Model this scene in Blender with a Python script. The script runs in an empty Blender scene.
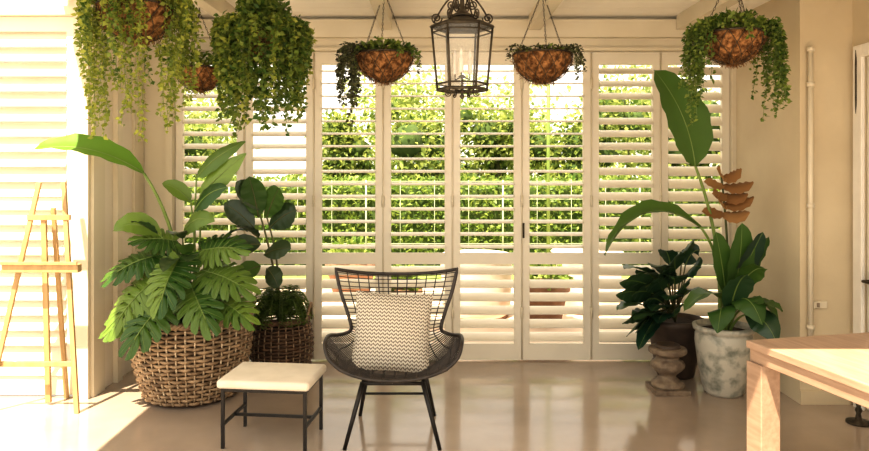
import bpy, math, random
from mathutils import Vector, Matrix
random.seed(11)
V=Vector
rnd=random.uniform
sc=bpy.context.scene
COL=sc.collection

# ------------------------------------------------------------------ materials
def new_mat(name):
    m=bpy.data.materials.new(name); m.use_nodes=True
    nt=m.node_tree
    return m,nt,nt.nodes['Principled BSDF']
def mat(name,c1,c2=None,rough=.5,metal=0,scale=6,bump=0,bscale=40,detail=4,stretch=(1,1,1),lo=.35,hi=.65,spec=.5):
    m,nt,b=new_mat(name)
    b.inputs['Roughness'].default_value=rough
    b.inputs['Metallic'].default_value=metal
    b.inputs['Specular IOR Level'].default_value=spec
    tc=nt.nodes.new('ShaderNodeTexCoord')
    mp=nt.nodes.new('ShaderNodeMapping'); mp.inputs['Scale'].default_value=stretch
    nt.links.new(tc.outputs['Object'],mp.inputs['Vector'])
    if c2 is None: c2=tuple(x*.92 for x in c1)
    n=nt.nodes.new('ShaderNodeTexNoise'); n.inputs['Scale'].default_value=scale; n.inputs['Detail'].default_value=detail
    nt.links.new(mp.outputs['Vector'],n.inputs['Vector'])
    r=nt.nodes.new('ShaderNodeValToRGB')
    r.color_ramp.elements[0].position=lo; r.color_ramp.elements[1].position=hi
    r.color_ramp.elements[0].color=(*c1,1); r.color_ramp.elements[1].color=(*c2,1)
    nt.links.new(n.outputs['Fac'],r.inputs['Fac'])
    nt.links.new(r.outputs['Color'],b.inputs['Base Color'])
    if bump:
        n2=nt.nodes.new('ShaderNodeTexNoise'); n2.inputs['Scale'].default_value=bscale; n2.inputs['Detail'].default_value=3
        nt.links.new(mp.outputs['Vector'],n2.inputs['Vector'])
        bp=nt.nodes.new('ShaderNodeBump'); bp.inputs['Strength'].default_value=bump; bp.inputs['Distance'].default_value=.01
        nt.links.new(n2.outputs['Fac'],bp.inputs['Height']); nt.links.new(bp.outputs['Normal'],b.inputs['Normal'])
    return m
def leafmat(name,c1,c2,rough=.45,trans=.35,spec=.4):
    m,nt,b=new_mat(name)
    g=nt.nodes.new('ShaderNodeNewGeometry')
    r=nt.nodes.new('ShaderNodeValToRGB')
    r.color_ramp.elements[0].color=(*c1,1); r.color_ramp.elements[1].color=(*c2,1)
    nt.links.new(g.outputs['Random Per Island'],r.inputs['Fac'])
    nt.links.new(r.outputs['Color'],b.inputs['Base Color'])
    b.inputs['Roughness'].default_value=rough
    b.inputs['Specular IOR Level'].default_value=spec
    t=nt.nodes.new('ShaderNodeBsdfTranslucent'); nt.links.new(r.outputs['Color'],t.inputs['Color'])
    mx=nt.nodes.new('ShaderNodeMixShader'); mx.inputs[0].default_value=trans
    nt.links.new(b.outputs[0],mx.inputs[1]); nt.links.new(t.outputs[0],mx.inputs[2])
    nt.links.new(mx.outputs[0],nt.nodes['Material Output'].inputs['Surface'])
    return m

M={}
M['shutter']=mat('shutter_paint',(.78,.72,.60),(.74,.68,.56),rough=.4,scale=3)
M['trim']=mat('trim_paint',(.70,.63,.49),(.66,.59,.45),rough=.5,scale=3)
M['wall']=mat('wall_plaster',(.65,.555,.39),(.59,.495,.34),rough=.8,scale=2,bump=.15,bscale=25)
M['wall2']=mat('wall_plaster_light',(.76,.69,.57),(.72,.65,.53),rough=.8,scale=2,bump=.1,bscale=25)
M['ceil']=mat('ceiling_paint',(.93,.89,.80),(.90,.86,.77),rough=.6,scale=3)
M['floor']=mat('floor_concrete',(.47,.385,.31),(.33,.268,.212),rough=.13,scale=1.3,detail=9,bump=.03,bscale=9,lo=.3,hi=.7,spec=.8)
M['terrace']=mat('terrace_stone',(.72,.58,.46),(.62,.49,.38),rough=.8,scale=4)
M['lawn']=mat('lawn_grass',(.20,.28,.07),(.34,.40,.11),rough=.9,scale=30)
M['black']=mat('black_metal',(.018,.015,.013),(.03,.025,.02),rough=.4,metal=.3,scale=20)
M['rattan_dk']=mat('dark_rattan',(.022,.017,.014),(.05,.038,.03),rough=.45,scale=30)
M['iron']=mat('aged_iron',(.05,.038,.025),(.10,.08,.05),rough=.5,metal=.6,scale=30)
M['cream']=mat('cream_fabric',(.74,.67,.56),(.68,.61,.50),rough=.9,scale=8,bump=.2,bscale=300)
M['wick']=mat('wicker_cane',(.46,.32,.19),(.17,.105,.055),rough=.5,scale=14,detail=6)
M['wick2']=mat('wicker_light',(.72,.58,.40),(.42,.30,.18),rough=.55,scale=18)
M['wickdk']=mat('wicker_dark',(.17,.095,.05),(.08,.045,.024),rough=.6,scale=18)
M['soil']=mat('soil',(.03,.02,.012),(.06,.04,.025),rough=1,scale=30,bump=.6)
M['coir']=mat('coconut_coir',(.42,.22,.09),(.13,.06,.024),rough=1,scale=30,bump=1,bscale=60,detail=8,spec=.1,lo=.4,hi=.6)
M['tabwood']=mat('table_wood',(.43,.305,.22),(.35,.24,.168),rough=.42,scale=5,stretch=(9,1,9),detail=8,bump=.05)
M['pine']=mat('easel_pine',(.50,.34,.16),(.40,.26,.12),rough=.5,scale=6,stretch=(6,6,1))
M['pot']=mat('glazed_pot',(.54,.51,.43),(.20,.21,.17),rough=.4,scale=13,detail=12,lo=.46,hi=.70,bump=.3)
M['stone']=mat('brown_stone',(.15,.105,.07),(.27,.21,.145),rough=.7,scale=18,bump=.5)
M['potdk']=mat('dark_pot',(.05,.032,.022),(.09,.06,.04),rough=.6,scale=10)
M['terr']=mat('terracotta',(.30,.17,.10),(.22,.12,.07),rough=.7,scale=8)
M['stem']=mat('plant_stem',(.14,.21,.04),(.20,.27,.07),rough=.5)
M['stemdk']=mat('plant_stem_dark',(.09,.12,.03),(.14,.12,.05),rough=.6)
M['white']=mat('white_cloth',(.80,.72,.62),rough=.9)
M['fence']=mat('fence_wire',(.40,.44,.30),rough=.6)
M['pipe']=mat('pipe_paint',(.74,.66,.51),rough=.4)
M['door']=mat('door_paint',(.86,.82,.74),rough=.4)
M['brownleaf']=leafmat('dried_leaf',(.26,.13,.045),(.46,.27,.11),rough=.7,trans=.25)
M['lf_bop']=leafmat('leaf_bird_of_paradise',(.045,.11,.022),(.09,.17,.03),rough=.36,trans=.22)
M['lf_bright']=leafmat('leaf_bright',(.12,.24,.03),(.15,.28,.04),rough=.5,trans=.3,spec=.2)
M['lf_split']=leafmat('leaf_split',(.04,.11,.018),(.21,.31,.055),rough=.33,trans=.3,spec=.55)
M['lf_dark']=leafmat('leaf_dark',(.02,.05,.018),(.05,.085,.026),rough=.3,trans=.15,spec=.6)
M['lf_dkblue']=leafmat('leaf_deep_green',(.014,.05,.024),(.05,.105,.036),rough=.3,trans=.15,spec=.6)
M['lf_trail']=leafmat('leaf_trailing_lime',(.17,.23,.03),(.46,.48,.10),trans=.45)
M['lf_trail2']=leafmat('leaf_trailing_green',(.06,.13,.02),(.28,.34,.07),trans=.4)
M['lf_trail3']=leafmat('leaf_trailing_purple',(.05,.045,.03),(.15,.16,.07),trans=.3)
M['lf_fern']=leafmat('leaf_fern',(.08,.15,.025),(.20,.28,.06),trans=.4)
M['lf_hedge']=leafmat('leaf_hedge',(.10,.19,.03),(.42,.50,.13),trans=.45)
M['lf_tree']=leafmat('leaf_tree',(.08,.15,.025),(.52,.56,.16),trans=.5)
M['lf_far']=leafmat('leaf_far',(.26,.34,.11),(.64,.64,.28),trans=.5)
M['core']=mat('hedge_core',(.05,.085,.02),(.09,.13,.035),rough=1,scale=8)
m,nt,b=new_mat('lantern_glass')
b.inputs['Base Color'].default_value=(.9,.9,.85,1); b.inputs['Roughness'].default_value=.05
tr=nt.nodes.new('ShaderNodeBsdfTransparent'); mx=nt.nodes.new('ShaderNodeMixShader'); mx.inputs[0].default_value=.12
nt.links.new(tr.outputs[0],mx.inputs[1]); nt.links.new(b.outputs[0],mx.inputs[2])
nt.links.new(mx.outputs[0],nt.nodes['Material Output'].inputs['Surface'])
M['glass']=m
m,nt,b=new_mat('cushion_weave')
tc=nt.nodes.new('ShaderNodeTexCoord'); sx=nt.nodes.new('ShaderNodeSeparateXYZ'); nt.links.new(tc.outputs['Object'],sx.inputs[0])
def mth(op,a,b_=None,c_=None):
    n=nt.nodes.new('ShaderNodeMath'); n.operation=op
    for i,x in enumerate((a,b_,c_)):
        if x is None: continue
        if isinstance(x,(int,float)): n.inputs[i].default_value=x
        else: nt.links.new(x,n.inputs[i])
    return n.outputs[0]
pp=mth('PINGPONG',sx.outputs['X'],.013)
zz=mth('ADD',sx.outputs['Z'],pp)
wv=mth('SINE',mth('MULTIPLY',zz,2*math.pi/.021))
gx=mth('SINE',mth('MULTIPLY',sx.outputs['X'],2*math.pi/.013))
val=mth('ADD',mth('MULTIPLY',wv,.5),mth('MULTIPLY',gx,.2))
r=nt.nodes.new('ShaderNodeValToRGB'); r.color_ramp.elements[0].position=0.0; r.color_ramp.elements[1].position=.28
r.color_ramp.elements[0].color=(.64,.59,.50,1); r.color_ramp.elements[1].color=(.17,.135,.10,1)
nt.links.new(val,r.inputs['Fac']); nt.links.new(r.outputs['Color'],b.inputs['Base Color']); b.inputs['Roughness'].default_value=.9
bp=nt.nodes.new('ShaderNodeBump'); bp.inputs['Strength'].default_value=.4; bp.inputs['Distance'].default_value=.004; bp.invert=True
nt.links.new(val,bp.inputs['Height']); nt.links.new(bp.outputs['Normal'],b.inputs['Normal'])
M['cushion']=m

# ------------------------------------------------------------------ mesh builder
class MB:
    def __init__(s): s.v=[];s.f=[];s.m=[];s.s=[];s.mats=[]
    def mi(s,k):
        if k not in s.mats: s.mats.append(k)
        return s.mats.index(k)
    def add(s,vs,fs,k,smooth=False):
        o=len(s.v); i=s.mi(k)
        s.v.extend([tuple(p) for p in vs])
        for f in fs:
            s.f.append(tuple(o+a for a in f)); s.m.append(i); s.s.append(smooth)
    def box(s,c,d,k,R=None):
        c=V(c); hx,hy,hz=d[0]/2,d[1]/2,d[2]/2
        vs=[]
        for x,y,z in((-1,-1,-1),(1,-1,-1),(1,1,-1),(-1,1,-1),(-1,-1,1),(1,-1,1),(1,1,1),(-1,1,1)):
            p=V((x*hx,y*hy,z*hz))
            if R is not None: p=R@p
            vs.append(c+p)
        s.add(vs,[(0,3,2,1),(4,5,6,7),(0,1,5,4),(1,2,6,5),(2,3,7,6),(3,0,4,7)],k)
    def span(s,a,b,k):
        a=V(a);b=V(b); s.box((a+b)/2,(abs(b.x-a.x),abs(b.y-a.y),abs(b.z-a.z)),k)
    def beam(s,p,q,w,d,k,up=(0,1,0)):
        p=V(p);q=V(q);z=(q-p);L=z.length;z.normalize();x=z.cross(V(up)).normalized();y=z.cross(x)
        R=Matrix((x,y,z)).transposed()
        s.box((p+q)/2,(w,d,L),k,R)
    def tube(s,pts,r,k,n=6,closed=False):
        pts=[V(p) for p in pts]; N=len(pts)
        if not hasattr(r,'__len__'): r=[r]*N
        T=[]
        for i in range(N):
            if closed: t=pts[(i+1)%N]-pts[i-1]
            else: t=pts[min(i+1,N-1)]-pts[max(i-1,0)]
            if t.length<1e-9: t=V((0,0,1))
            T.append(t.normalized())
        a=V((0,0,1)) if abs(T[0].z)<.9 else V((1,0,0))
        u=T[0].cross(a).normalized(); vs=[]
        for i in range(N):
            u=(u-T[i]*u.dot(T[i]))
            if u.length<1e-6: u=T[i].cross(V((.3,.5,.8)))
            u.normalize(); w=T[i].cross(u)
            for j in range(n):
                an=2*math.pi*j/n
                vs.append(pts[i]+(u*math.cos(an)+w*math.sin(an))*r[i])
        fs=[]
        for i in range(N if closed else N-1):
            i2=(i+1)%N
            for j in range(n):
                j2=(j+1)%n
                fs.append((i*n+j,i*n+j2,i2*n+j2,i2*n+j))
        if not closed:
            fs.append(tuple(range(n-1,-1,-1))); fs.append(tuple((N-1)*n+j for j in range(n)))
        s.add(vs,fs,k,True)
    def lathe(s,prof,c,k,n=32,jit=0,smooth=True,sy=1):
        vs=[];c=V(c)
        for (r,z) in prof:
            for j in range(n):
                an=2*math.pi*j/n; q=r+rnd(-jit,jit)
                vs.append(c+V((q*math.cos(an),q*math.sin(an)*sy,z+rnd(-jit,jit)*.5)))
        fs=[]
        for i in range(len(prof)-1):
            for j in range(n):
                j2=(j+1)%n; fs.append((i*n+j,i*n+j2,(i+1)*n+j2,(i+1)*n+j))
        fs.append(tuple(range(n-1,-1,-1))); fs.append(tuple((len(prof)-1)*n+j for j in range(n)))
        s.add(vs,fs,k,smooth)
    def disc(s,c,r,k,n=32):
        c=V(c); s.add([c+V((r*math.cos(2*math.pi*j/n),r*math.sin(2*math.pi*j/n),0)) for j in range(n)],[tuple(range(n))],k)
    def obj(s,name,loc=(0,0,0),parent=None,rot=(0,0,0),bevel=0,subsurf=0):
        me=bpy.data.meshes.new(name); me.from_pydata(s.v,[],s.f)
        for k in s.mats: me.materials.append(M[k])
        me.polygons.foreach_set('material_index',s.m); me.polygons.foreach_set('use_smooth',s.s); me.update()
        o=bpy.data.objects.new(name,me); COL.objects.link(o); o.location=loc; o.rotation_euler=rot
        if parent: o.parent=parent
        if bevel:
            b=o.modifiers.new('bevel','BEVEL'); b.width=bevel; b.segments=2; b.limit_method='ANGLE'
        if subsurf:
            b=o.modifiers.new('sub','SUBSURF'); b.levels=subsurf; b.render_levels=subsurf
        return o
def empty(name,loc=(0,0,0)):
    o=bpy.data.objects.new(name,None); COL.objects.link(o); o.location=loc; return o
def bez(a,b,c,n=14):
    a,b,c=V(a),V(b),V(c)
    return [a*(1-t)**2+b*2*t*(1-t)+c*t*t for t in [i/(n-1) for i in range(n)]]

# leaves -----------------------------------------------------------------
def small_leaf(mb,p,d,L,W,k,nrm=None):
    d=d.normalized()
    if nrm is None: nrm=V((rnd(-1,1),rnd(-1,1),rnd(0,1.2)))
    sd=d.cross(nrm)
    if sd.length<1e-4: sd=d.cross(V((.3,.4,.9)))
    sd.normalize(); up=sd.cross(d)
    q=p+d*L*.45
    mb.add([p,q+sd*W/2+up*W*.15,q-up*0.02*L,q-sd*W/2+up*W*.15,p+d*L-up*L*.12],[(0,1,2),(0,2,3),(1,4,2),(2,4,3)],k,True)
def blade(mb,base,ctrl,tip,W,k,side=None,fold=.25,shape=.7,peak=.5,stemk=None,n=16,rip=.03):
    pts=bez(base,ctrl,tip,n); vs=[];fs=[]
    for i,p in enumerate(pts):
        t=i/(n-1)
        T=(pts[min(i+1,n-1)]-pts[max(i-1,0)]).normalized()
        sv=V(side) if side is not None else T.cross(V((0,0,1)))
        sv=(sv-T*sv.dot(T))
        if sv.length<1e-3: sv=V((1,0,0))
        sv.normalize(); N=sv.cross(T).normalized()
        if N.z<0 and side is None: N=-N
        tt=t**(math.log(.5)/math.log(peak))
        w=W/2*max(0,math.sin(math.pi*min(1,max(0,tt))))**shape+.002
        for a in(-1,-.55,0,.55,1):
            rp=math.sin(t*28+a*2)*rip*W*abs(a)
            vs.append(p+sv*w*a+N*(abs(a)**1.3*w*fold+rp))
    for i in range(n-1):
        for j in range(4):
            fs.append((i*5+j,i*5+j+1,(i+1)*5+j+1,(i+1)*5+j))
    mb.add(vs,fs,k,True)
    if stemk: mb.tube([p-V((0,0,.001)) for p in pts],[.006*(1-.8*i/(n-1)) for i in range(n)],stemk,5)
def split(mb,base,tip,nrm,W,k,stemk='stem',droop=.14):
    base=V(base);tip=V(tip);ax=tip-base;L=ax.length;ax.normalize();nrm=V(nrm)
    sd=ax.cross(nrm).normalized();nn=sd.cross(ax)
    if nn.dot(nrm)<0: nn=-nn
    lobes=8; per=6; NP=lobes*per
    for sg in(-1,1):
        mid=[];inn=[];out=[]
        for i in range(NP+1):
            t=i/NP
            ang=math.radians(150-150*t**.9)
            Rr=(W*.56)*(1-.15*t)+(L*.48)*t**3*.9
            cut=max(0,math.cos(2*math.pi*(i/per)))**2.2
            rr=Rr*(1-.52*cut*(1-.3*t))*rnd(.97,1.03)
            cc=base+ax*L*(.18+.40*t)
            o=cc+ax*math.cos(ang)*rr+sd*sg*math.sin(ang)*rr
            m=base+ax*L*(.02+.95*t)
            mid.append(m);out.append(o);inn.append(m.lerp(o,.5))
        def dz(p,edge):
            q=p-base; a=q.dot(ax)/L; b=abs(q.dot(sd))/(W*.5)
            return p+nn*(L*.10*math.sin(max(0,min(1,a))*math.pi*.6)-L*droop*1.6*max(0,a-.45)**1.6-W*.16*b**1.8+W*.05*b+(rnd(-.01,.01) if edge else 0))
        vs=[dz(p,0) for p in mid]+[dz(p,0)+nn*.006 for p in inn]+[dz(p,1) for p in out]
        n1=NP+1; fs=[]
        for i in range(NP):
            fs.append((i,i+1,n1+i+1,n1+i)); fs.append((n1+i,n1+i+1,2*n1+i+1,2*n1+i))
        mb.add(vs,fs,k,True)
        if sg==1: mb.tube([p+nn*.002 for p in vs[:n1:4]],.004,stemk,4)
        for i in range(per//2,NP,per):
            mb.tube([vs[max(0,i-2)]+nn*.002,vs[n1+i]+nn*.002,vs[2*n1+i]],[.002,.0015,.0005],stemk,3)
def stem(mb,a,b,c,r0,r1,k,n=12):
    p=bez(a,b,c,n); mb.tube(p,[r0+(r1-r0)*i/(n-1) for i in range(n)],k,7)

def basket_weave(mb,prof,rows,stakes,k,k2,strand):
    for i in range(stakes):
        a=2*math.pi*i/stakes
        mb.tube([V((prof(t/10)[0]*math.cos(a),prof(t/10)[0]*math.sin(a),prof(t/10)[1])) for t in range(11)],strand*.6,k2,5)
    for rw in range(rows):
        r,z=prof((rw+.5)/rows); pts=[]; N=stakes*4
        for q in range(N):
            a=2*math.pi*q/N
            rr=r+strand*1.15*math.cos(q/4*math.pi+math.pi*(rw%2))
            pts.append(V((rr*math.cos(a),rr*math.sin(a),z)))
        mb.tube(pts,strand*.98,k,5,closed=True)
    for ph in (0,2.1,4.2):
        r,z=prof(1); pts=[]
        for q in range(160):
            a=2*math.pi*q/160
            pts.append(V(((r+strand*1.3*math.cos(a*26+ph))*math.cos(a),(r+strand*1.3*math.cos(a*26+ph))*math.sin(a),z+strand*1.3*math.sin(a*26+ph))))
        mb.tube(pts,strand*1.2,k,5,closed=True)

# ------------------------------------------------------------------ room shell
Hc=2.74; YB=5.56; XL=-2.34; XR=2.42
mb=MB(); mb.span((-6,-3,-.1),(4.2,5.66,0),'floor'); mb.obj('floor')
mb=MB(); mb.span((-14,5.66,-.12),(14,9.2,-.02),'terrace'); mb.obj('terrace_ground')
mb=MB(); mb.span((-22,9.2,-.14),(22,34,-.03),'lawn'); mb.obj('lawn_ground')
mb=MB()
mb.span((XL-.1,YB-.03,2.50),(XR+.1,YB+.14,Hc+.1),'trim')
mb.span((XL-.02,YB-.055,2.50),(XR,YB-.03,2.525),'trim')
mb.span((XL-.02,YB-.10,2.60),(XR,YB-.03,Hc),'trim')
mb.span((XL-.1,YB-.03,0),(-2.095,YB+.14,2.5),'trim')
mb.span((-2.15,YB-.055,0),(-2.095,YB-.03,2.5),'trim')
mb.span((2.385,YB-.03,0),(XR+.1,YB+.14,2.5),'trim')
mb.obj('wall_back')
mb=MB()
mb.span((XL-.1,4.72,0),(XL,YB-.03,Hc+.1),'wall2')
mb.span((XL,4.70,0),(XL+.02,4.86,Hc),'trim')
mb.span((XL,5.02,0),(XL+.035,5.10,Hc),'trim')
mb.span((XL,5.34,0),(XL+.02,YB-.055,Hc),'trim')
mb.obj('wall_left')
mb=MB()
mb.span((XL-.10,4.66,0),(XL,4.72,Hc+.1),'trim')
mb.span((-4.6,4.70,2.60),(XL-.1,4.84,2.98),'trim')
mb.span((-4.6,4.66,2.60),(XL-.1,4.70,2.66),'trim')
mb.obj('trim_1')
mb=MB()
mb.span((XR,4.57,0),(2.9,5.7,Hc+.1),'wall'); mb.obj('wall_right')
mb=MB()
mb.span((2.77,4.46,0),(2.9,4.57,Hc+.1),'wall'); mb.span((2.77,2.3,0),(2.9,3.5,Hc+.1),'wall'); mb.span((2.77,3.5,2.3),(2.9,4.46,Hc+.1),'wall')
mb.obj('wall_door_side')
mb=MB(); mb.span((2.745,4.44,0),(2.77,4.53,2.36),'door'); mb.span((2.745,3.42,0),(2.77,3.51,2.36),'door'); mb.span((2.745,3.51,2.28),(2.77,4.44,2.36),'door'); mb.obj('trim_2',bevel=.004)
mb=MB(); mb.span((2.79,3.51,0.005),(2.83,4.45,2.28),'door')
for z0,z1 in((.15,.95),(1.1,2.15)):
    for y0,y1 in((3.6,3.93),(4.02,4.35)):
        mb.span((2.78,y0,z0),(2.792,y1,z1),'door')
mb.tube([(2.79,4.40,.84),(2.735,4.40,.84)],.011,'iron',8); mb.tube([(2.735,4.41,.84),(2.735,4.30,.84)],.010,'iron',8)
mb.box((2.786,4.40,.82),(.008,.04,.16),'iron')
mb.obj('door_1',bevel=.003)
mb=MB(); mb.span((2.42,4.555,0),(2.745,4.57,.09),'wall'); mb.obj('baseboard_right')
# ceiling : white boards on rafters
mb=MB(); HB=Hc+.03
y=2.2
while y<5.68:
    mb.span((-2.5,y,HB),(2.9,min(y+.138,5.7),HB+.03),'ceil'); y+=.15
mb.span((-2.5,2.2,HB+.022),(2.9,5.7,HB+.09),'ceil')
for x in(-2.05,-1.55,-.38,.79,1.96):
    mb.span((x-.045,2.2,Hc-.085),(x+.045,YB-.10,HB),'trim')
mb.span((-2.52,2.2,Hc-.03),(-2.44,4.66,HB+.09),'trim')
mb.obj('ceiling')

# ------------------------------------------------------------------ shutters
def shutter(x0,x1,z0,z1,y,zm,tU,tL,name='plantation_shutter',st=.06,pitch=.104,chord=.112):
    mb=MB(); g=.003; x0+=g; x1-=g; th=.036
    mb.span((x0,y-th/2,z0),(x0+st,y+th/2,z1),'shutter'); mb.span((x1-st,y-th/2,z0),(x1,y+th/2,z1),'shutter')
    mb.span((x0+st,y-th/2,z1-.10),(x1-st,y+th/2,z1),'shutter'); mb.span((x0+st,y-th/2,z0),(x1-st,y+th/2,z0+.13),'shutter')
    mb.span((x0+st,y-th/2,zm-.045),(x1-st,y+th/2,zm+.045),'shutter')
    for a,b,t in((z0+.13,zm-.045,tL),(zm+.045,z1-.10,tU)):
        n=round((b-a)/pitch); p=(b-a)/n
        for i in range(n):
            zc=a+p*(i+.5); tt=math.radians(t+rnd(-1.2,1.2)); c,s_=math.cos(tt),math.sin(tt)
            prof=[]
            for q in range(10):
                an=2*math.pi*q/10; u=chord/2*math.cos(an); w=.0065*math.sin(an)
                prof.append((y+u*c-w*s_, zc+u*s_+w*c))
            vs=[(x0+st,*pp) for pp in prof]+[(x1-st,*pp) for pp in prof]
            mb.add(vs,[(q,(q+1)%10,10+(q+1)%10,10+q) for q in range(10)],'shutter',True)
    return mb.obj(name)
W8=(2.385+2.095)/8
ups=[24,24,10,10,10,10,34,44]; lows=[44,42,34,28,28,28,40,48]
for i in range(8):
    shutter(-2.095+W8*i,-2.095+W8*(i+1),.012,2.498,YB+.03,.83,ups[i],lows[i])
mb=MB()
for i in range(1,8):
    x=-2.095+W8*i
    mb.tube([(x,YB+.008,.02),(x,YB+.008,2.49)],.007,'trim',6)
    for z in(.35,1.25,2.2): mb.tube([(x,YB,z),(x,YB,z+.09)],.011,'trim',8)
mb.tube([(.715,YB-.02,1.0),(.715,YB-.02,1.12)],.008,'iron',8)
mb.obj('trim_hinges')
for xa in(-2.445-1.0,-2.445-2.0):
    shutter(xa,xa+1.0,.012,2.598,4.74,1.32,62,62,name='side_shutter',st=.07,chord=.125)

# ------------------------------------------------------------------ pipe on right wall
mb=MB(); px,py=2.475,4.542
mb.tube([(px,py,.36),(px,py,2.36)],.017,'pipe',10)
for z in(.5,1.3,2.1,2.33): mb.tube([(px,py,z),(px,py,z+.03)],.024,'pipe',10)
mb.tube([(px,py,.36),(px+.01,py,.33),(px+.02,4.57,.31)],.017,'pipe',10)
mb.obj('downpipe')
mb=MB(); mb.box((2.545,4.560,.66),(.09,.022,.045),'trim'); mb.box((2.53,4.548,.66),(.02,.006,.03),'stone'); mb.obj('wall_socket',bevel=.003)
mb=MB(); mb.tube([(2.752,4.50,1.9),(2.742,4.49,2.0),(2.742,4.49,2.25),(2.752,4.5,2.35)],.006,'iron',6); mb.obj('door_bolt')

# ------------------------------------------------------------------ dining table
ang=math.radians(13)
mb=MB(); LX,LY=.95,1.45
mb.span((0,-LY,.715),(LX,0,.75),'tabwood')
mb.span((0.012,-LY+.012,.655),(LX-.012,-.012,.715),'tabwood')
for x in(0.0,LX-.105):
    for yy in(-.105,-LY):
        mb.span((x+.001,yy+.001,0),(x+.104,yy+.104,.655),'tabwood')
mb.obj('dining_table',loc=(1.476,3.27,0),rot=(0,0,ang),bevel=.004)

mb=MB(); mb.lathe([(.07,0),(.07,.012),(.02,.02),(.013,.06),(.022,.08),(.012,.10),(.02,.13),(.004,.15)],(0,0,0),'iron',20)
mb.obj('door_stop',loc=(2.60,4.23,0))

# ------------------------------------------------------------------ wing chair
K=[
(0,-.30,.385,.30,.05,.05),(.12,-.26,.362,.365,.13,.03),(.25,-.17,.345,.392,.215,.0),(.40,-.02,.335,.392,.235,-.01),(.52,.10,.35,.355,.20,-.03),
(.62,.175,.42,.31,.13,-.06),(.70,.20,.52,.275,.06,-.09),(.80,.225,.65,.30,.03,-.11),(.90,.26,.78,.345,.03,-.13),(1,.30,.885,.375,.055,-.16)]
def Kat(v):
    for i in range(len(K)-1):
        if v<=K[i+1][0]+1e-9:
            a,b=K[i],K[i+1]; t=(v-a[0])/(b[0]-a[0])
            p0=K[max(i-1,0)];p3=K[min(i+2,len(K)-1)]
            out=[]
            for j in range(1,6):
                m0=(b[j]-p0[j])/2;m1=(p3[j]-a[j])/2
                out.append((2*t**3-3*t*t+1)*a[j]+(t**3-2*t*t+t)*m0+(-2*t**3+3*t*t)*b[j]+(t**3-t*t)*m1)
            return out
def S(u,v):
    y,z,w,r,fw=Kat(v)
    return V((u*w, y+fw*abs(u)**2.2, z+r*abs(u)**2.4))
chair=empty('wicker_wing_chair',(-.235,4.12,0))
mb=MB()
for i in range(1,50):
    v=i/50
    mb.tube([S(-1+2*j/20,v) for j in range(21)],.0028,'rattan_dk',5)
for i in range(-5,6):
    u=i/6
    mb.tube([S(u,j/40) for j in range(41)],.0036,'rattan_dk',6)
rim=[S(-1,j/40) for j in range(41)]+[S(-1+2*j/20,1) for j in range(1,20)]+[S(1,1-j/40) for j in range(41)]+[S(1-2*j/20,0) for j in range(1,20)]
mb.tube(rim,.011,'rattan_dk',8,closed=True)
mb.obj('woven_shell',parent=chair)
mb=MB()
for sx in(-1,1):
    mb.tube([(sx*.17,-.23,.355),(sx*.265,-.29,0.0)],[.014,.011],'black',8)
    mb.tube([(sx*.17,.10,.345),(sx*.235,.24,0.0)],[.014,.011],'black',8)
    mb.tube([(sx*.17,-.23,.35),(sx*.17,.10,.34)],.011,'black',8)
mb.tube([(-.17,-.23,.35),(.17,-.23,.35)],.011,'black',8); mb.tube([(-.17,.10,.34),(.17,.10,.34)],.011,'black',8)
mb.tube([(-.205,.175,.16),(.205,.175,.16)],.008,'black',8)
mb.obj('legs',parent=chair)
mb=MB(); n=28; vs=[];fs=[]; A=.238
for side in(-1,1):
    for i in range(n+1):
        for j in range(n+1):
            u=-1+2*i/n; w=-1+2*j/n
            th=.085*((1-abs(u)**2.4)*(1-abs(w)**2.4))**.55
            x=u*A*(1-.055*(1-w*w)); z=w*A*(1-.055*(1-u*u))
            wr=.004*math.sin(u*5+w*3)*(1-abs(u))*(1-abs(w))
            vs.append((x,side*(th+wr),z))
for sd in(0,1):
    o=sd*(n+1)**2
    for i in range(n):
        for j in range(n):
            f=(o+i*(n+1)+j,o+(i+1)*(n+1)+j,o+(i+1)*(n+1)+j+1,o+i*(n+1)+j+1)
            fs.append(f if sd==0 else f[::-1])
mb.add(vs,fs,'cushion',True)
mb.obj('cushion',loc=(-0.02,.045,.575),rot=(math.radians(-19),math.radians(3),0),parent=chair)

# ------------------------------------------------------------------ footstool
st=empty('footstool',(-.93,3.99,0)); st.rotation_euler=(0,0,math.radians(-6))
mb=MB()
w,d=.235,.165
for sx in(-1,1):
    for sy in(-1,1):
        mb.span((sx*w-.009,sy*d-.009,0),(sx*w+.009,sy*d+.009,.335),'black')
    mb.span((sx*w-.008,-d,.125),(sx*w+.008,d,.141),'black'); mb.span((sx*w-.008,-d,.319),(sx*w+.008,d,.335),'black')
for sy in(-1,1):
    mb.span((-w,sy*d-.008,.319),(w,sy*d+.008,.335),'black')
mb.span((-w,-.008,.125),(w,.008,.141),'black')
mb.obj('frame',parent=st,bevel=.002)
mb=MB(); mb.box((0,0,.3625),(.53,.39,.05),'cream'); o=mb.obj('seat_pad',parent=st,bevel=.02); o.modifiers['bevel'].segments=5
for p in o.data.polygons: p.use_smooth=True

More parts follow.
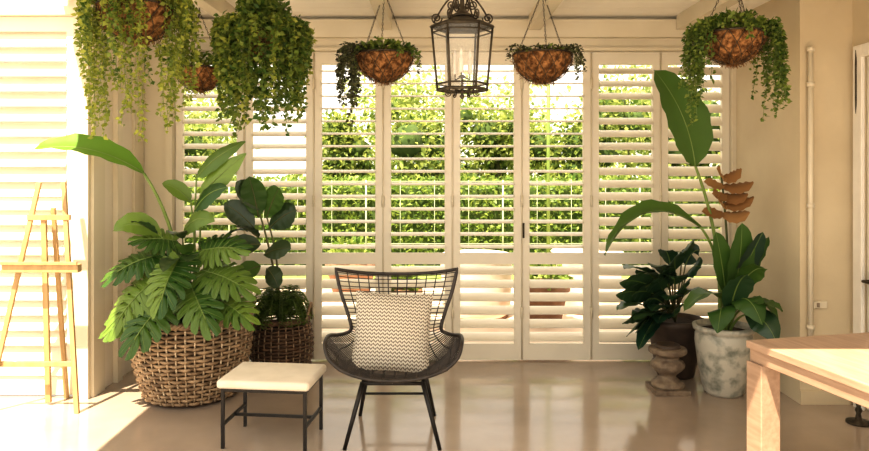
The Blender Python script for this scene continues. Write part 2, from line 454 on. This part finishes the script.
# ------------------------------------------------------------------ easel
mb=MB()
B=4.50
mb.beam((-2.60,B+.04,1.47),(-2.86,B-.10,0.0),.030,.02,'pine')
mb.beam((-2.44,B+.04,1.47),(-2.28,B-.10,0.0),.030,.02,'pine')
mb.beam((-2.56,B+.02,1.25),(-2.545,B+.05,.02),.035,.02,'pine')
mb.beam((-2.52,B+.06,1.30),(-2.50,B+.19,.0),.028,.02,'pine')
mb.beam((-2.66,B+.01,1.24),(-2.38,B+.01,1.24),.035,.018,'pine')
mb.beam((-2.77,B-.065,.92),(-2.28,B-.065,.92),.05,.05,'pine')
mb.beam((-2.77,B-.10,.955),(-2.28,B-.10,.955),.02,.012,'pine')
mb.beam((-2.80,B-.05,.30),(-2.32,B-.05,.30),.03,.018,'pine')
mb.obj('easel',bevel=.002)

# ------------------------------------------------------------------ big wicker basket + plants
bx,by=-1.67,4.76
bk=empty('wicker_basket_planter',(bx,by,0))
def pf(t): return (.295+.095*math.sin(min(1,t*1.25)*math.pi/2)-.02*max(0,t-.7), .02+.535*t)
mb=MB(); basket_weave(mb,pf,20,42,'wick','wick2',.0112); mb.obj('weave',parent=bk)
mb=MB(); mb.lathe([(.27,.005),(.29,.02),(.34,.2),(.36,.48)],(0,0,0),'wickdk',32); mb.disc((0,0,.485),.36,'soil'); mb.obj('soil',parent=bk)
def rel(p): return V(p)-V((bx,by,0))
mb=MB()
L0=rel((-1.87,4.44,1.53))
stem(mb,(0.0,-.1,.45),rel((-1.68,4.6,1.15)),L0,.016,.009,'stem')
blade(mb,L0,rel((-2.2,4.40,1.76)),rel((-2.53,4.34,1.68)),.22,'lf_bright',side=(.10,.9,.5),fold=.35,shape=.6,peak=.5,stemk='stem')
T=[((-1.57,4.62,1.38),(-1.45,4.58,1.50),(-1.24,4.54,1.66),.16,(-.5,.35,.7)),((-1.60,4.64,1.50),(-1.46,4.6,1.66),(-1.26,4.60,1.74),.13,(-.5,.5,.6)),
   ((-1.60,4.60,1.28),(-1.5,4.52,1.42),(-1.34,4.46,1.44),.15,(-.2,.5,.8)),((-1.64,4.64,1.34),(-1.72,4.6,1.45),(-1.80,4.56,1.46),.11,(.3,.5,.8)),
   ((-1.68,4.60,1.12),(-1.58,4.52,1.28),(-1.42,4.46,1.22),.14,(-.1,.5,.9))]
for a,b,t,w_,sd in T:
    a,b,t=rel(a),rel(b),rel(t)
    stem(mb,(.03+rnd(-.03,.03),-.05,.45),(a+V((0,0,.45)))/2+V((rnd(-.05,.05),0,.1)),a,.009,.005,'stem')
    blade(mb,a,b,t,w_,'lf_split',side=sd,fold=.2,peak=.42,shape=.7,stemk='stem')
a=rel((-1.78,4.5,1.12)); blade(mb,a,rel((-1.93,4.45,1.26)),rel((-2.06,4.42,1.16)),.16,'lf_split',side=(.1,.6,.7),stemk='stem')
stem(mb,(0,-.05,.45),rel((-1.70,4.6,.9)),a,.009,.005,'stem')
SP=[((-1.74,4.50,.90),(-1.99,4.34,.60),(-.25,-.75,.6),.32),((-1.68,4.46,.76),(-1.84,4.22,.50),(-.1,-.9,.4),.28),
    ((-1.78,4.58,1.0),(-2.06,4.46,.88),(-.1,-.6,.8),.27),((-1.58,4.46,.82),(-1.40,4.24,.62),(.1,-.85,.5),.29),
    ((-1.52,4.5,.90),(-1.22,4.40,.80),(.1,-.65,.75),.29),((-1.64,4.46,1.0),(-1.68,4.24,.74),(0,-.8,.6),.27),
    ((-1.54,4.54,1.02),(-1.28,4.48,1.04),(0,-.75,.6),.24),((-1.44,4.50,.72),(-1.18,4.32,.62),(.1,-.7,.7),.25),
    ((-1.84,4.6,.74),(-2.06,4.42,.54),(-.2,-.7,.7),.26),((-1.70,4.56,1.08),(-1.88,4.46,1.10),(0,-.7,.7),.22)]
for a,t,nn,w_ in SP:
    a,t=rel(a),rel(t)
    stem(mb,(rnd(-.08,.08),rnd(-.1,.05),.45),(a+V((0,0,.45)))/2+V((0,0,.12)),a,.009,.005,'stem')
    split(mb,a,t,nn,w_,'lf_split')
for i in range(30):
    a=rnd(0,6.28); r=rnd(.12,.28); p=V((r*math.cos(a),r*math.sin(a)-.05,rnd(.58,1.12)))
    q=p+V((math.cos(a)*.16,math.sin(a)*.16-.03,rnd(-.06,.12)))
    stem(mb,(p.x*.3,p.y*.3,.45),(p.x*.5,p.y*.5,p.z*.8),p,.006,.004,'stemdk')
    blade(mb,p,(p+q)/2+V((0,0,.06)),q,.11,random.choice(['lf_dark','lf_bop']),fold=.2)
mb.obj('plant_foliage',parent=bk)

# ------------------------------------------------------------------ second basket, rubber plant and fern
b2=V((-1.17,5.28,0))
bk2=empty('round_basket_planter',b2)
mb=MB(); basket_weave(mb,lambda t:(.20+.03*math.sin(t*math.pi),.015+.40*t),16,26,'wickdk','wick',.009)
for sx in(-1,1):
    mb.tube([V((sx*(.205+.02*math.sin(j/12*math.pi)),-.10+.2*j/12,.41+.12*math.sin(j/12*math.pi))) for j in range(13)],.011,'wick',7)
mb.obj('weave',parent=bk2)
mb=MB(); mb.lathe([(.185,.005),(.2,.35)],(0,0,0),'wickdk',28); mb.disc((0,0,.355),.2,'soil'); mb.obj('soil',parent=bk2)
mb=MB()
def fern(mb,n,rad,h,k,c=(0,0,.36)):
    for i in range(n):
        a=2*math.pi*i/n+rnd(-.2,.2); R=rad*rnd(.6,1.1); hh=h*rnd(.6,1.2)
        if math.sin(a)>0: R*=.8
        p=bez(c,V(c)+V((math.cos(a)*R*.5,math.sin(a)*R*.5,hh*1.5)),V(c)+V((math.cos(a)*R,math.sin(a)*R,hh*.2)),12)
        mb.tube(p,.002,'stem',3)
        for j in range(1,12):
            t=(p[j]-p[j-1]).normalized(); sd=t.cross(V((0,0,1))).normalized()
            L=.055*math.sin(math.pi*(j+1)/14)+.012
            for sg in(-1,1):
                small_leaf(mb,p[j],sd*sg+t*.4,L,.016,k,V((0,0,1)))
                small_leaf(mb,(p[j]+p[j-1])/2,sd*sg+t*.4,L,.016,k,V((0,0,1)))
fern(mb,60,.27,.30,'lf_fern')
RB=[((-1.30,5.10,1.20),(-1.34,4.98,1.50),.18,(.9,.3,0)),((-1.22,5.1,1.12),(-1.00,5.0,1.26),.19,(-.5,.4,.7)),((-1.34,5.12,1.12),(-1.54,5.05,1.30),.17,(.6,.4,.6)),((-1.28,5.08,1.0),(-1.50,4.98,.96),.16,(.1,.5,.8)),
    ((-1.24,5.1,1.2),(-1.12,4.98,1.42),.17,(-.9,.4,.3)),((-1.26,5.1,.92),(-1.04,5.0,.98),.15,(0,.5,.8)),((-1.30,5.1,1.05),(-1.42,4.95,1.14),.16,None),((-1.24,5.1,.82),(-1.12,4.96,.70),.14,(.6,0,.5)),((-1.28,5.08,.84),(-1.42,4.98,.76),.14,(-.5,.3,.6)),
    ((-1.27,5.1,1.25),(-1.44,5.0,1.46),.16,(.7,.4,.5))]
stem(mb,(0,0,.36),(-.02,-.08,.8),V((-1.29,5.1,1.22))-b2,.012,.006,'stemdk'); stem(mb,(-.03,0,.36),(.03,-.08,.8),V((-1.24,5.1,1.2))-b2,.010,.005,'stemdk')
for a,t,w_,sd in RB:
    a=V(a)-b2; t=V(t)-b2
    blade(mb,a,(a+t)/2+V((0,0,.04)),t,w_,random.choice(['lf_dark','lf_dark','lf_bop']),side=sd,fold=.15,shape=.62,peak=.52,stemk='stemdk')
mb.obj('plant_foliage',parent=bk2)

# ------------------------------------------------------------------ right plants
pt=empty('glazed_pot_plant',(2.01,4.80,0))
mb=MB(); mb.lathe([(.12,0),(.135,.02),(.17,.20),(.19,.36),(.188,.41),(.175,.425),(.20,.44),(.205,.47),(.185,.475),(.17,.44),(.165,.41)],(0,0,0),'pot',40); mb.disc((0,0,.43),.172,'soil'); mb.obj('pot',parent=pt)
def r2(p): return V(p)-V((2.01,4.80,0))
mb=MB()
a=r2((1.76,4.66,1.58)); stem(mb,(-.03,0,.43),r2((1.98,4.7,1.05)),a,.016,.009,'stem')
blade(mb,a,r2((1.70,4.60,1.94)),r2((1.47,4.62,2.22)),.34,'lf_bop',side=(.9,.35,.35),fold=.28,shape=.62,peak=.42,stemk='stem')
a=r2((1.78,4.62,1.17)); stem(mb,(0,-.03,.43),r2((1.98,4.7,.95)),a,.014,.008,'stem')
blade(mb,a,r2((1.34,4.5,1.46)),r2((1.10,4.46,1.0)),.17,'lf_bop',side=(.25,.85,.35),fold=.45,shape=.6,peak=.5,stemk='stem',rip=.05)
PD=[((2.02,4.68,.66),(2.06,4.62,.95),(2.04,4.58,1.20),.20,(.9,.2,.1)),((2.10,4.74,.70),(2.16,4.72,.95),(2.26,4.66,1.10),.17,(.6,.6,-.4)),
    ((2.06,4.70,.60),(2.20,4.62,.76),(2.28,4.56,.52),.20,None),((1.96,4.66,.66),(1.82,4.58,.82),(1.64,4.54,.62),.18,None),
    ((2.0,4.64,.62),(2.04,4.50,.82),(2.10,4.42,.56),.20,(.9,0,.2)),((1.98,4.68,.70),(1.91,4.60,.98),(1.86,4.56,1.14),.15,(.9,.3,.1)),
    ((2.06,4.66,.60),(2.16,4.5,.72),(2.24,4.44,.64),.17,None),((1.94,4.66,.58),(1.88,4.50,.74),(1.82,4.44,.50),.17,(.8,.0,.3)),
    ((2.04,4.7,.75),(2.12,4.62,.98),(2.18,4.58,1.14),.15,(.8,.3,-.3)),((2.03,4.66,.72),(2.11,4.55,.95),(2.17,4.5,.90),.16,(.8,.1,-.4)),
    ((1.98,4.62,.60),(1.96,4.48,.85),(2.0,4.42,.88),.20,(.9,0,.1)),((2.08,4.62,.58),(2.16,4.5,.62),(2.2,4.44,.44),.18,(.7,.1,.5))]
for a,b,t,w_,sd in PD:
    a,b,t=r2(a),r2(b),r2(t)
    stem(mb,(a.x*.3,a.y*.3,.43),(a.x*.5,a.y*.6,.55),a,.010,.006,'stem')
    blade(mb,a,b,t,w_,random.choice(['lf_bop','lf_dkblue','lf_bop']),side=sd,fold=.2,shape=.62,peak=.48,stemk='stem')
stem(mb,(.03,.02,.43),r2((2.06,4.78,.9)),r2((1.96,4.72,1.52)),.010,.007,'stemdk')
for (z,x0,x1,dz) in((1.53,1.88,2.06,.03),(1.47,1.82,2.14,.0),(1.41,1.86,2.10,-.02),(1.34,1.90,2.15,.03),(1.28,1.80,2.10,-.01)):
    p=r2((1.97,4.72,z-.02))
    for x in(x0,x1):
        q=r2((x,4.62+rnd(-.04,.04),z+dz)); blade(mb,p,(p+q)/2+V((0,0,-.04)),q,.11,'brownleaf',side=(.1,.75,.55),fold=.35,shape=.5,peak=.5,n=10,rip=.06)
mb.obj('plant_foliage',parent=pt)

P2=V((1.82,5.22,0))
pt2=empty('dark_leaf_potted_plant',P2)
mb=MB(); mb.lathe([(.13,0),(.14,.02),(.18,.25),(.20,.38),(.21,.39),(.21,.43),(.195,.43),(.185,.39)],(0,0,0),'potdk',36); mb.disc((0,0,.40),.185,'soil'); mb.obj('pot',parent=pt2)
mb=MB()
tips=[(1.32,4.92,.74),(1.30,4.92,.55),(1.37,4.92,.36),(1.46,4.94,.26),(1.56,4.90,.86),(1.84,4.94,1.02),(1.92,4.97,.85),(1.66,4.92,.62),(1.72,4.94,.50),(1.48,4.90,.60),
      (1.60,4.94,.45),(1.45,4.95,.80),(1.72,4.94,.92),(1.80,4.94,.70),(1.42,4.90,.48),(1.62,4.98,.74),(1.9,5.0,.66),(1.55,4.92,.54),(1.70,5.1,.95),(1.98,5.15,.95),(1.50,5.15,.66),
      (1.40,4.9,.66),(1.52,4.96,.36),(1.60,4.92,.80),(1.70,4.9,.78),(1.36,4.95,.84),(1.5,4.9,.72),(1.34,4.92,.45),(1.44,4.94,.38),(1.30,4.94,.65)]
for t in tips:
    t=V(t)-P2; a=V((t.x*.42,t.y*.42,max(.48,t.z*.75+.12)))
    stem(mb,(0,0,.4),V((t.x*.15,t.y*.15,.55)),a,.008,.005,'stemdk')
    blade(mb,a,(a+t)/2+V((0,0,.07)),t,rnd(.15,.20),'lf_dkblue',side=None if rnd(0,1)<.4 else (.5,-.3,.7),fold=.15,shape=.7,peak=.45,stemk='stem')
mb.obj('plant_foliage',parent=pt2)

mb=MB(); mb.span((-.12,-.12,0),(.12,.12,.035),'stone')
mb.lathe([(.11,.035),(.115,.05),(.105,.07),(.075,.085),(.056,.105),(.060,.12),(.09,.145),(.113,.17),(.118,.19),(.105,.215),(.078,.23),(.075,.245),(.118,.265),(.130,.275),(.130,.30),(.118,.308)],(0,0,0),'stone',32)
mb.lathe([(.10,.300),(.085,.312),(.082,.33),(.07,.332),(.02,.325)],(0,0,0),'potdk',28)
mb.obj('stone_pedestal',loc=(1.635,4.84,0),bevel=.004)

# ------------------------------------------------------------------ hanging baskets
def trails(mb,c,R,n,lmin,lmax,k,leaf=.03,spread=.06,sector=None,bias=1,mult=2,inner=0):
    for i in range(n):
        a=rnd(0,6.283) if sector is None else rnd(*sector)
        L=rnd(lmin,lmax)*(rnd(.4,1) if rnd(0,1)<.5*bias else 1)
        p=V(c)+V((math.cos(a)*R*rnd(.5,.95),math.sin(a)*R*rnd(.5,.95),rnd(0,.05)))
        pts=[p.copy()]; d=V((math.cos(a)*.6,math.sin(a)*.6,.5)); s0=0
        outr=R*1.0+rnd(0,spread)
        while s0<L+.10:
            step=.02
            rr=(V((p.x-c[0],p.y-c[1],0))).length
            tgt=V((math.cos(a),math.sin(a),.1)) if (rr<outr and s0<.16) else V((-math.cos(a)*inner+rnd(-.45,.45),-math.sin(a)*inner+rnd(-.45,.45),-1))
            d=(d*.5+tgt*.5); d.normalize(); p=p+d*step; pts.append(p.copy()); s0+=step
        mb.tube(pts[::3]+[pts[-1]],.0013,'stem',3)
        for q in pts:
            for _ in range(mult):
                dd=V((rnd(-1,1)+math.cos(a)*.4,rnd(-1,1)+math.sin(a)*.4,rnd(-.9,.5)))
                small_leaf(mb,q+V((rnd(-1,1),rnd(-1,1),rnd(-1,1)))*.010,dd,leaf*rnd(.6,1.2),leaf*rnd(.5,.8),k)
def tuft(mb,c,R,n,h,k,leaf=.035):
    for i in range(n):
        a=rnd(0,6.283); r=R*math.sqrt(rnd(0,1))
        p=V(c)+V((math.cos(a)*r*1.0,math.sin(a)*r*1.0,rnd(-.01,h)*(1-.5*(r/R)**2)))
        small_leaf(mb,p,V((rnd(-1,1)+math.cos(a)*.3,rnd(-1,1)+math.sin(a)*.3,rnd(-.3,1))),leaf*rnd(.7,1.3),leaf*rnd(.5,.8),k)
def hanging(x,y,z,R,D,leafy,hook=.45):
    e=empty('hanging_basket',(x,y,z)); mb=MB()
    prof=[(R*math.sin(t/9*math.pi/2)+.001,-D*math.cos(t/9*math.pi/2)) for t in range(10)]
    mb.lathe(prof,(0,0,0),'coir',36,jit=.009)
    for i in range(900):
        t=rnd(0,1.5); a=rnd(0,6.283); p=V((R*math.cos(t)*math.cos(a),R*math.cos(t)*math.sin(a),-D*math.sin(t)))
        q=p*1.0+V((rnd(-1,1),rnd(-1,1),rnd(-1,1)))*.028+p.normalized()*.012
        mb.tube([p,q],.0014,'coir',3)
    for i in range(12):
        for sg in(-1,1):
            pts=[]
            for q in range(13):
                t=q/12; a=2*math.pi*i/12+sg*t*.9
                rr=R*math.cos(t*math.pi/2*.98)+.010
                pts.append(V((rr*math.cos(a),rr*math.sin(a),-(D+.010)*math.sin(t*math.pi/2*.98))))
            mb.tube(pts,.0022,'iron',4)
    mb.tube([V(((R+.006)*math.cos(j/32*6.2832),(R+.006)*math.sin(j/32*6.2832),0)) for j in range(32)],.006,'iron',6,closed=True)
    mb.obj('coir_liner',parent=e)
    TZ=HB-z
    mb=MB(); top=min(hook,TZ-.03)
    for j in range(3):
        a=j*2.094+.5
        p0=V((R*math.cos(a),R*math.sin(a),0)); p1=V((0,0,top))
        L=(p1-p0).length; n=int(L/.02)
        d=(p1-p0).normalized(); s1=d.cross(V((0,0,1))).normalized(); s2=d.cross(s1)
        for q in range(n):
            cc=p0+(p1-p0)*((q+.5)/n); sv=s1 if q%2 else s2
            mb.tube([cc+d*math.cos(w/8*6.2832)*.0125+sv*math.sin(w/8*6.2832)*.005 for w in range(8)],.0018,'iron',3,closed=True)
    mb.tube([(0,0,top-.01),(0,0,TZ)],.004,'iron',6)
    mb.obj('chains',parent=e)
    mb=MB(); leafy(mb,R); mb.obj('foliage',parent=e)
def fA(mb,R):
    tuft(mb,(0,0,.0),R,500,.12,'lf_trail')
    trails(mb,(0,0,0),R,58,.34,.74,'lf_trail',.032,spread=.08,inner=.08)
    trails(mb,(0,0,0),R,34,.1,.45,'lf_trail2',.032,spread=.06)
def fB(mb,R):
    tuft(mb,(0,0,0),R,300,.12,'lf_trail2',.04); trails(mb,(0,0,0),R,10,.02,.12,'lf_trail2',.03,spread=.02)
def fC(mb,R):
    tuft(mb,(0,0,0),R,1100,.28,'lf_trail2',.042); trails(mb,(0,0,0),R,120,.20,.62,'lf_trail2',.042,spread=.10,inner=.12,mult=2)
    trails(mb,(0,0,0),R,50,.2,.55,'lf_trail',.036,spread=.10,inner=.1)
def fD(mb,R):
    tuft(mb,(0,0,0),R,480,.09,'lf_trail2',.038)
    trails(mb,(0,0,0),R,12,.0,.04,'lf_trail2',.03,spread=.01)
    trails(mb,(0,0,0),R,20,.22,.46,'lf_trail3',.034,sector=(2.4,3.9),mult=3,spread=.06); trails(mb,(0,0,0),R,4,.03,.10,'lf_trail3',.026,sector=(-.7,.5),spread=.01)
def fE(mb,R):
    tuft(mb,(0,0,0),R,260,.05,'lf_trail3',.03); tuft(mb,(0,0,0),R,160,.05,'lf_trail2',.03)
    trails(mb,(0,0,0),R,9,.06,.20,'lf_trail3',.028,sector=(-.5,.5),spread=.02); trails(mb,(0,0,0),R,3,.0,.05,'lf_trail3',.026,sector=(2.8,3.4),spread=.0)
def fF(mb,R):
    tuft(mb,(0,0,0),R,800,.13,'lf_trail2',.038)
    trails(mb,(0,0,0),R,38,.2,.54,'lf_trail2',.030,sector=(-.7,.6),spread=.05); trails(mb,(0,0,0),R,38,.2,.54,'lf_trail2',.030,sector=(2.5,3.8),spread=.05)
    trails(mb,(0,0,0),R,14,.0,.06,'lf_trail2',.028,spread=.01)
hanging(-1.56,3.62,2.41,.185,.175,fA)
hanging(-1.77,5.20,2.31,.17,.16,fB)
hanging(-1.01,4.05,2.36,.15,.14,fC)
hanging(-.335,4.60,2.32,.185,.175,fD)
hanging(.72,4.60,2.32,.19,.18,fE)
hanging(1.77,4.10,2.36,.175,.17,fF)

# ------------------------------------------------------------------ lantern
LN=empty('hanging_lantern',(.145,3.62,0))
mb=MB(); zb,zt=1.975,2.305; R=.160; Rb=.130
def hx(r,z,j,off=0): a=math.pi/3*(j)+off; return V((r*math.cos(a),r*math.sin(a),z))
for j in range(6):
    mb.tube([hx(Rb,zb,j),hx(R,zt,j)],.0065,'iron',6)
    for r,z,t in((Rb,zb,.009),(R,zt,.010),(Rb+.006,zb+.03,.005),(R-.004,zt-.03,.004)): mb.tube([hx(r,z,j),hx(r,z,j+1)],t,'iron',6)
    mb.tube([hx(Rb,zb,j),(0,0,zb-.01)],.005,'iron',5)
    mb.add([hx(R+.014,zt,j),hx(R+.014,zt,j+1),hx(.05,zt+.05,j+1),hx(.05,zt+.05,j)],[(0,1,2,3)],'iron')
    a=math.pi/3*j; dr=V((math.cos(a),math.sin(a),0))
    pts=[]
    for q in range(26):
        t=q/25; th=t*3.6*math.pi; rr=.030*(1-t*.8); pts.append(dr*(.135+rr*math.cos(th+math.pi*1.0))+V((0,0,zt+.045+rr*math.sin(th+math.pi))))
    mb.tube(pts,.0042,'iron',5)
    p2=[dr*(.15)*(1-t/10)+dr*.045*(t/10)+V((0,0,zt+.02+.11*math.sin(t/10*1.5)+.03*(t/10))) for t in range(11)]
    mb.tube(p2,.0048,'iron',5)
    pts=[]
    for q in range(22):
        t=q/21; th=t*3.2*math.pi; rr=.026*(1-t*.8); pts.append(dr*(.055+rr*math.cos(th+math.pi))+V((0,0,zt+.115+rr*math.sin(th+math.pi))))
    mb.tube(pts,.0038,'iron',5)
    pts=[]
    for q in range(20):
        t=q/19; th=t*3*math.pi; rr=.018*(1-t*.8); pts.append(dr*(.072+rr*math.cos(th))+V((0,0,zb-.018-rr*math.sin(th))))
    mb.tube(pts,.003,'iron',5)
mb.lathe([(.05,zt+.05),(.055,zt+.06),(.03,zt+.075),(.012,zt+.10),(.010,zt+.17),(.022,zt+.19),(.010,zt+.21),(.006,zt+.25)],(0,0,0),'iron',16)
mb.lathe([(.004,zb-.05),(.014,zb-.035),(.006,zb-.02),(.02,zb-.008),(.02,zb)],(0,0,0),'iron',12)
z=zt+.25; q=0
while z<HB-.10:
    sv=V((1,0,0)) if q%2 else V((0,1,0))
    mb.tube([V((0,0,z))+V((0,0,1))*math.cos(w/8*6.2832)*.02+sv*math.sin(w/8*6.2832)*.009 for w in range(8)],.003,'iron',4,closed=True); z+=.032; q+=1
mb.tube([(0,0,z-.02),(0,0,HB)],.005,'iron',6); mb.lathe([(.05,HB-.02),(.045,HB)],(0,0,0),'iron',16)
mb.lathe([(.008,zb),(.006,zb+.06),(.02,zb+.07),(.006,zb+.08)],(0,0,0),'iron',10)
for j in range(3):
    a=j*2.094+.4; d=V((math.cos(a),math.sin(a),0))*.045
    mb.tube([(0,0,zb+.07),d+V((0,0,zb+.055)),d+V((0,0,zb+.085))],.004,'iron',5)
    mb.lathe([(.012,0),(.012,.075),(.003,.08),(.009,.095),(.010,.105),(.002,.13)],d+V((0,0,zb+.085)),'white',12)
mb.obj('frame',parent=LN)
mb=MB()
for j in range(6): mb.add([hx(Rb-.002,zb,j),hx(Rb-.002,zb,j+1),hx(R-.002,zt,j+1),hx(R-.002,zt,j)],[(0,1,2,3)],'glass')
mb.obj('glass_panes',parent=LN)

# ------------------------------------------------------------------ garden
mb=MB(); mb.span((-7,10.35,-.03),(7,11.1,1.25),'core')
for i in range(15000):
    x=rnd(-7,7); f=rnd(0,1)
    if f<.78: p=V((x,10.3+rnd(-.10,.08),rnd(-.02,1.32))); d=V((rnd(-1,1),-rnd(.1,1),rnd(-.6,1)))
    else: p=V((x,rnd(10.3,11.1),1.28+rnd(-.05,.12))); d=V((rnd(-1,1),rnd(-1,.6),rnd(.2,1)))
    small_leaf(mb,p,d,rnd(.05,.11),rnd(.03,.07),'lf_hedge')
mb.obj('clipped_hedge')
mb=MB()
for i in range(29):
    x=-7+i*.5; mb.tube([(x,10.08,-.05),(x,10.08,1.38)],.014 if i%4==0 else .005,'fence',5)
for z in(.12,.45,.78,1.10,1.36): mb.tube([(-7,10.08,z),(7,10.08,z)],.006,'fence',5)
mb.obj('garden_fence')
def tree(x,y,h,R,n,k='lf_tree',ls=1,core=True):
    mb=MB()
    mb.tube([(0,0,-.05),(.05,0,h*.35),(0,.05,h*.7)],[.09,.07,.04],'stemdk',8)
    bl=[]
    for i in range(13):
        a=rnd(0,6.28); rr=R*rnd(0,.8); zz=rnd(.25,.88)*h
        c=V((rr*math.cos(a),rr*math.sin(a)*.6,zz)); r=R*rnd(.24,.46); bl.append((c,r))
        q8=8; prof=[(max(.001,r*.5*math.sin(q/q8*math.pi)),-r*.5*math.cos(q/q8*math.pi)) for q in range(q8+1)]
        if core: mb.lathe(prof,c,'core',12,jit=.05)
    for i in range(n):
        c,r=random.choice(bl)
        d=V((random.gauss(0,1),random.gauss(0,1),random.gauss(0,1))).normalized()
        small_leaf(mb,c+d*r*rnd(.5,1.25),d+V((rnd(-1,1),rnd(-1,1),rnd(-1,.6))),rnd(.07,.15)*ls,rnd(.05,.09)*ls,k)
    mb.obj('garden_tree',loc=(x,y,0))
for x,y,h,R in((-1.9,12.8,2.6,1.0),(-.3,12.8,3.1,1.3),(1.2,13.2,3.0,1.2),(2.6,12.6,3.3,1.3),(4.6,13.2,3.0,1.3),(-5.2,13.5,2.3,1.1),(6.6,13,3.2,1.4)):
    tree(x,y,h,R,3200)
for x,h in((-6,3.6),(-1.0,4.4),(2.0,4.2),(5.0,4.6),(8.5,4.4)):
    tree(x,18+rnd(-.8,.8),h,2.0,2600,'lf_far',1.5,core=False)
mb=MB(); mb.tube([(0,0,-.05),(0,0,3.6)],.025,'stem',8); mb.lathe([(.05,-.03),(.05,.05),(.03,.06)],(0,0,0),'stem',12); mb.tube([(0,0,3.6),(.1,0,3.7),(.25,0,3.7)],.02,'stem',8); mb.obj('garden_lamp_post',loc=(1.55,9.4,-.02))
def patio_table(x,y):
    mb=MB(); mb.lathe([(.34,0),(.36,.03),(.37,.3),(.39,.60),(.40,.62),(.38,.63)],(0,0,.03),'white',40,jit=.006)
    mb.lathe([(.34,0),(.34,.03)],(0,0,0),'terr',24)
    mb.obj('patio_table',loc=(x,y,-.02))
patio_table(.45,7.4); patio_table(1.7,7.7)
def planter(x,y,r,h):
    mb=MB(); mb.lathe([(r*.65,0),(r*.7,.02),(r*.95,h*.8),(r*1.05,h*.82),(r*1.05,h),(r*.9,h),(r*.88,h*.9)],(0,0,0),'terr',30)
    for i in range(300):
        d=V((random.gauss(0,1),random.gauss(0,1),abs(random.gauss(0,1)))).normalized()
        small_leaf(mb,V((0,0,h*.95))+d*r*rnd(.5,1),d,.08,.05,'lf_hedge')
    mb.obj('terracotta_planter',loc=(x,y,-.02))
planter(-1.0,8.3,.3,.45); planter(1.1,7.0,.26,.42); planter(-.35,7.0,.22,.36)

# ------------------------------------------------------------------ light
sd=bpy.data.lights.new('sun','SUN'); sd.energy=10.5; sd.angle=math.radians(.6); sd.color=(1,.88,.69)
so=bpy.data.objects.new('sun',sd); COL.objects.link(so)
so.rotation_euler=V((.24,.45,-1)).to_track_quat('-Z','Y').to_euler()
w=bpy.data.worlds.new('world'); sc.world=w; w.use_nodes=True
bg=w.node_tree.nodes['Background']; bg.inputs['Color'].default_value=(1,.94,.835,1); bg.inputs['Strength'].default_value=1.55
sc.view_settings.view_transform='Standard'
sc.view_settings.exposure=0.55
sc.view_settings.gamma=0.80

cam=bpy.data.cameras.new('camera'); co=bpy.data.objects.new('camera',cam); COL.objects.link(co)
co.location=(0,0,1.57); co.rotation_euler=(math.radians(90),0,0)
cam.sensor_width=36; cam.lens=690/869*36; cam.shift_y=-58.5/869; cam.clip_start=.05
sc.camera=co
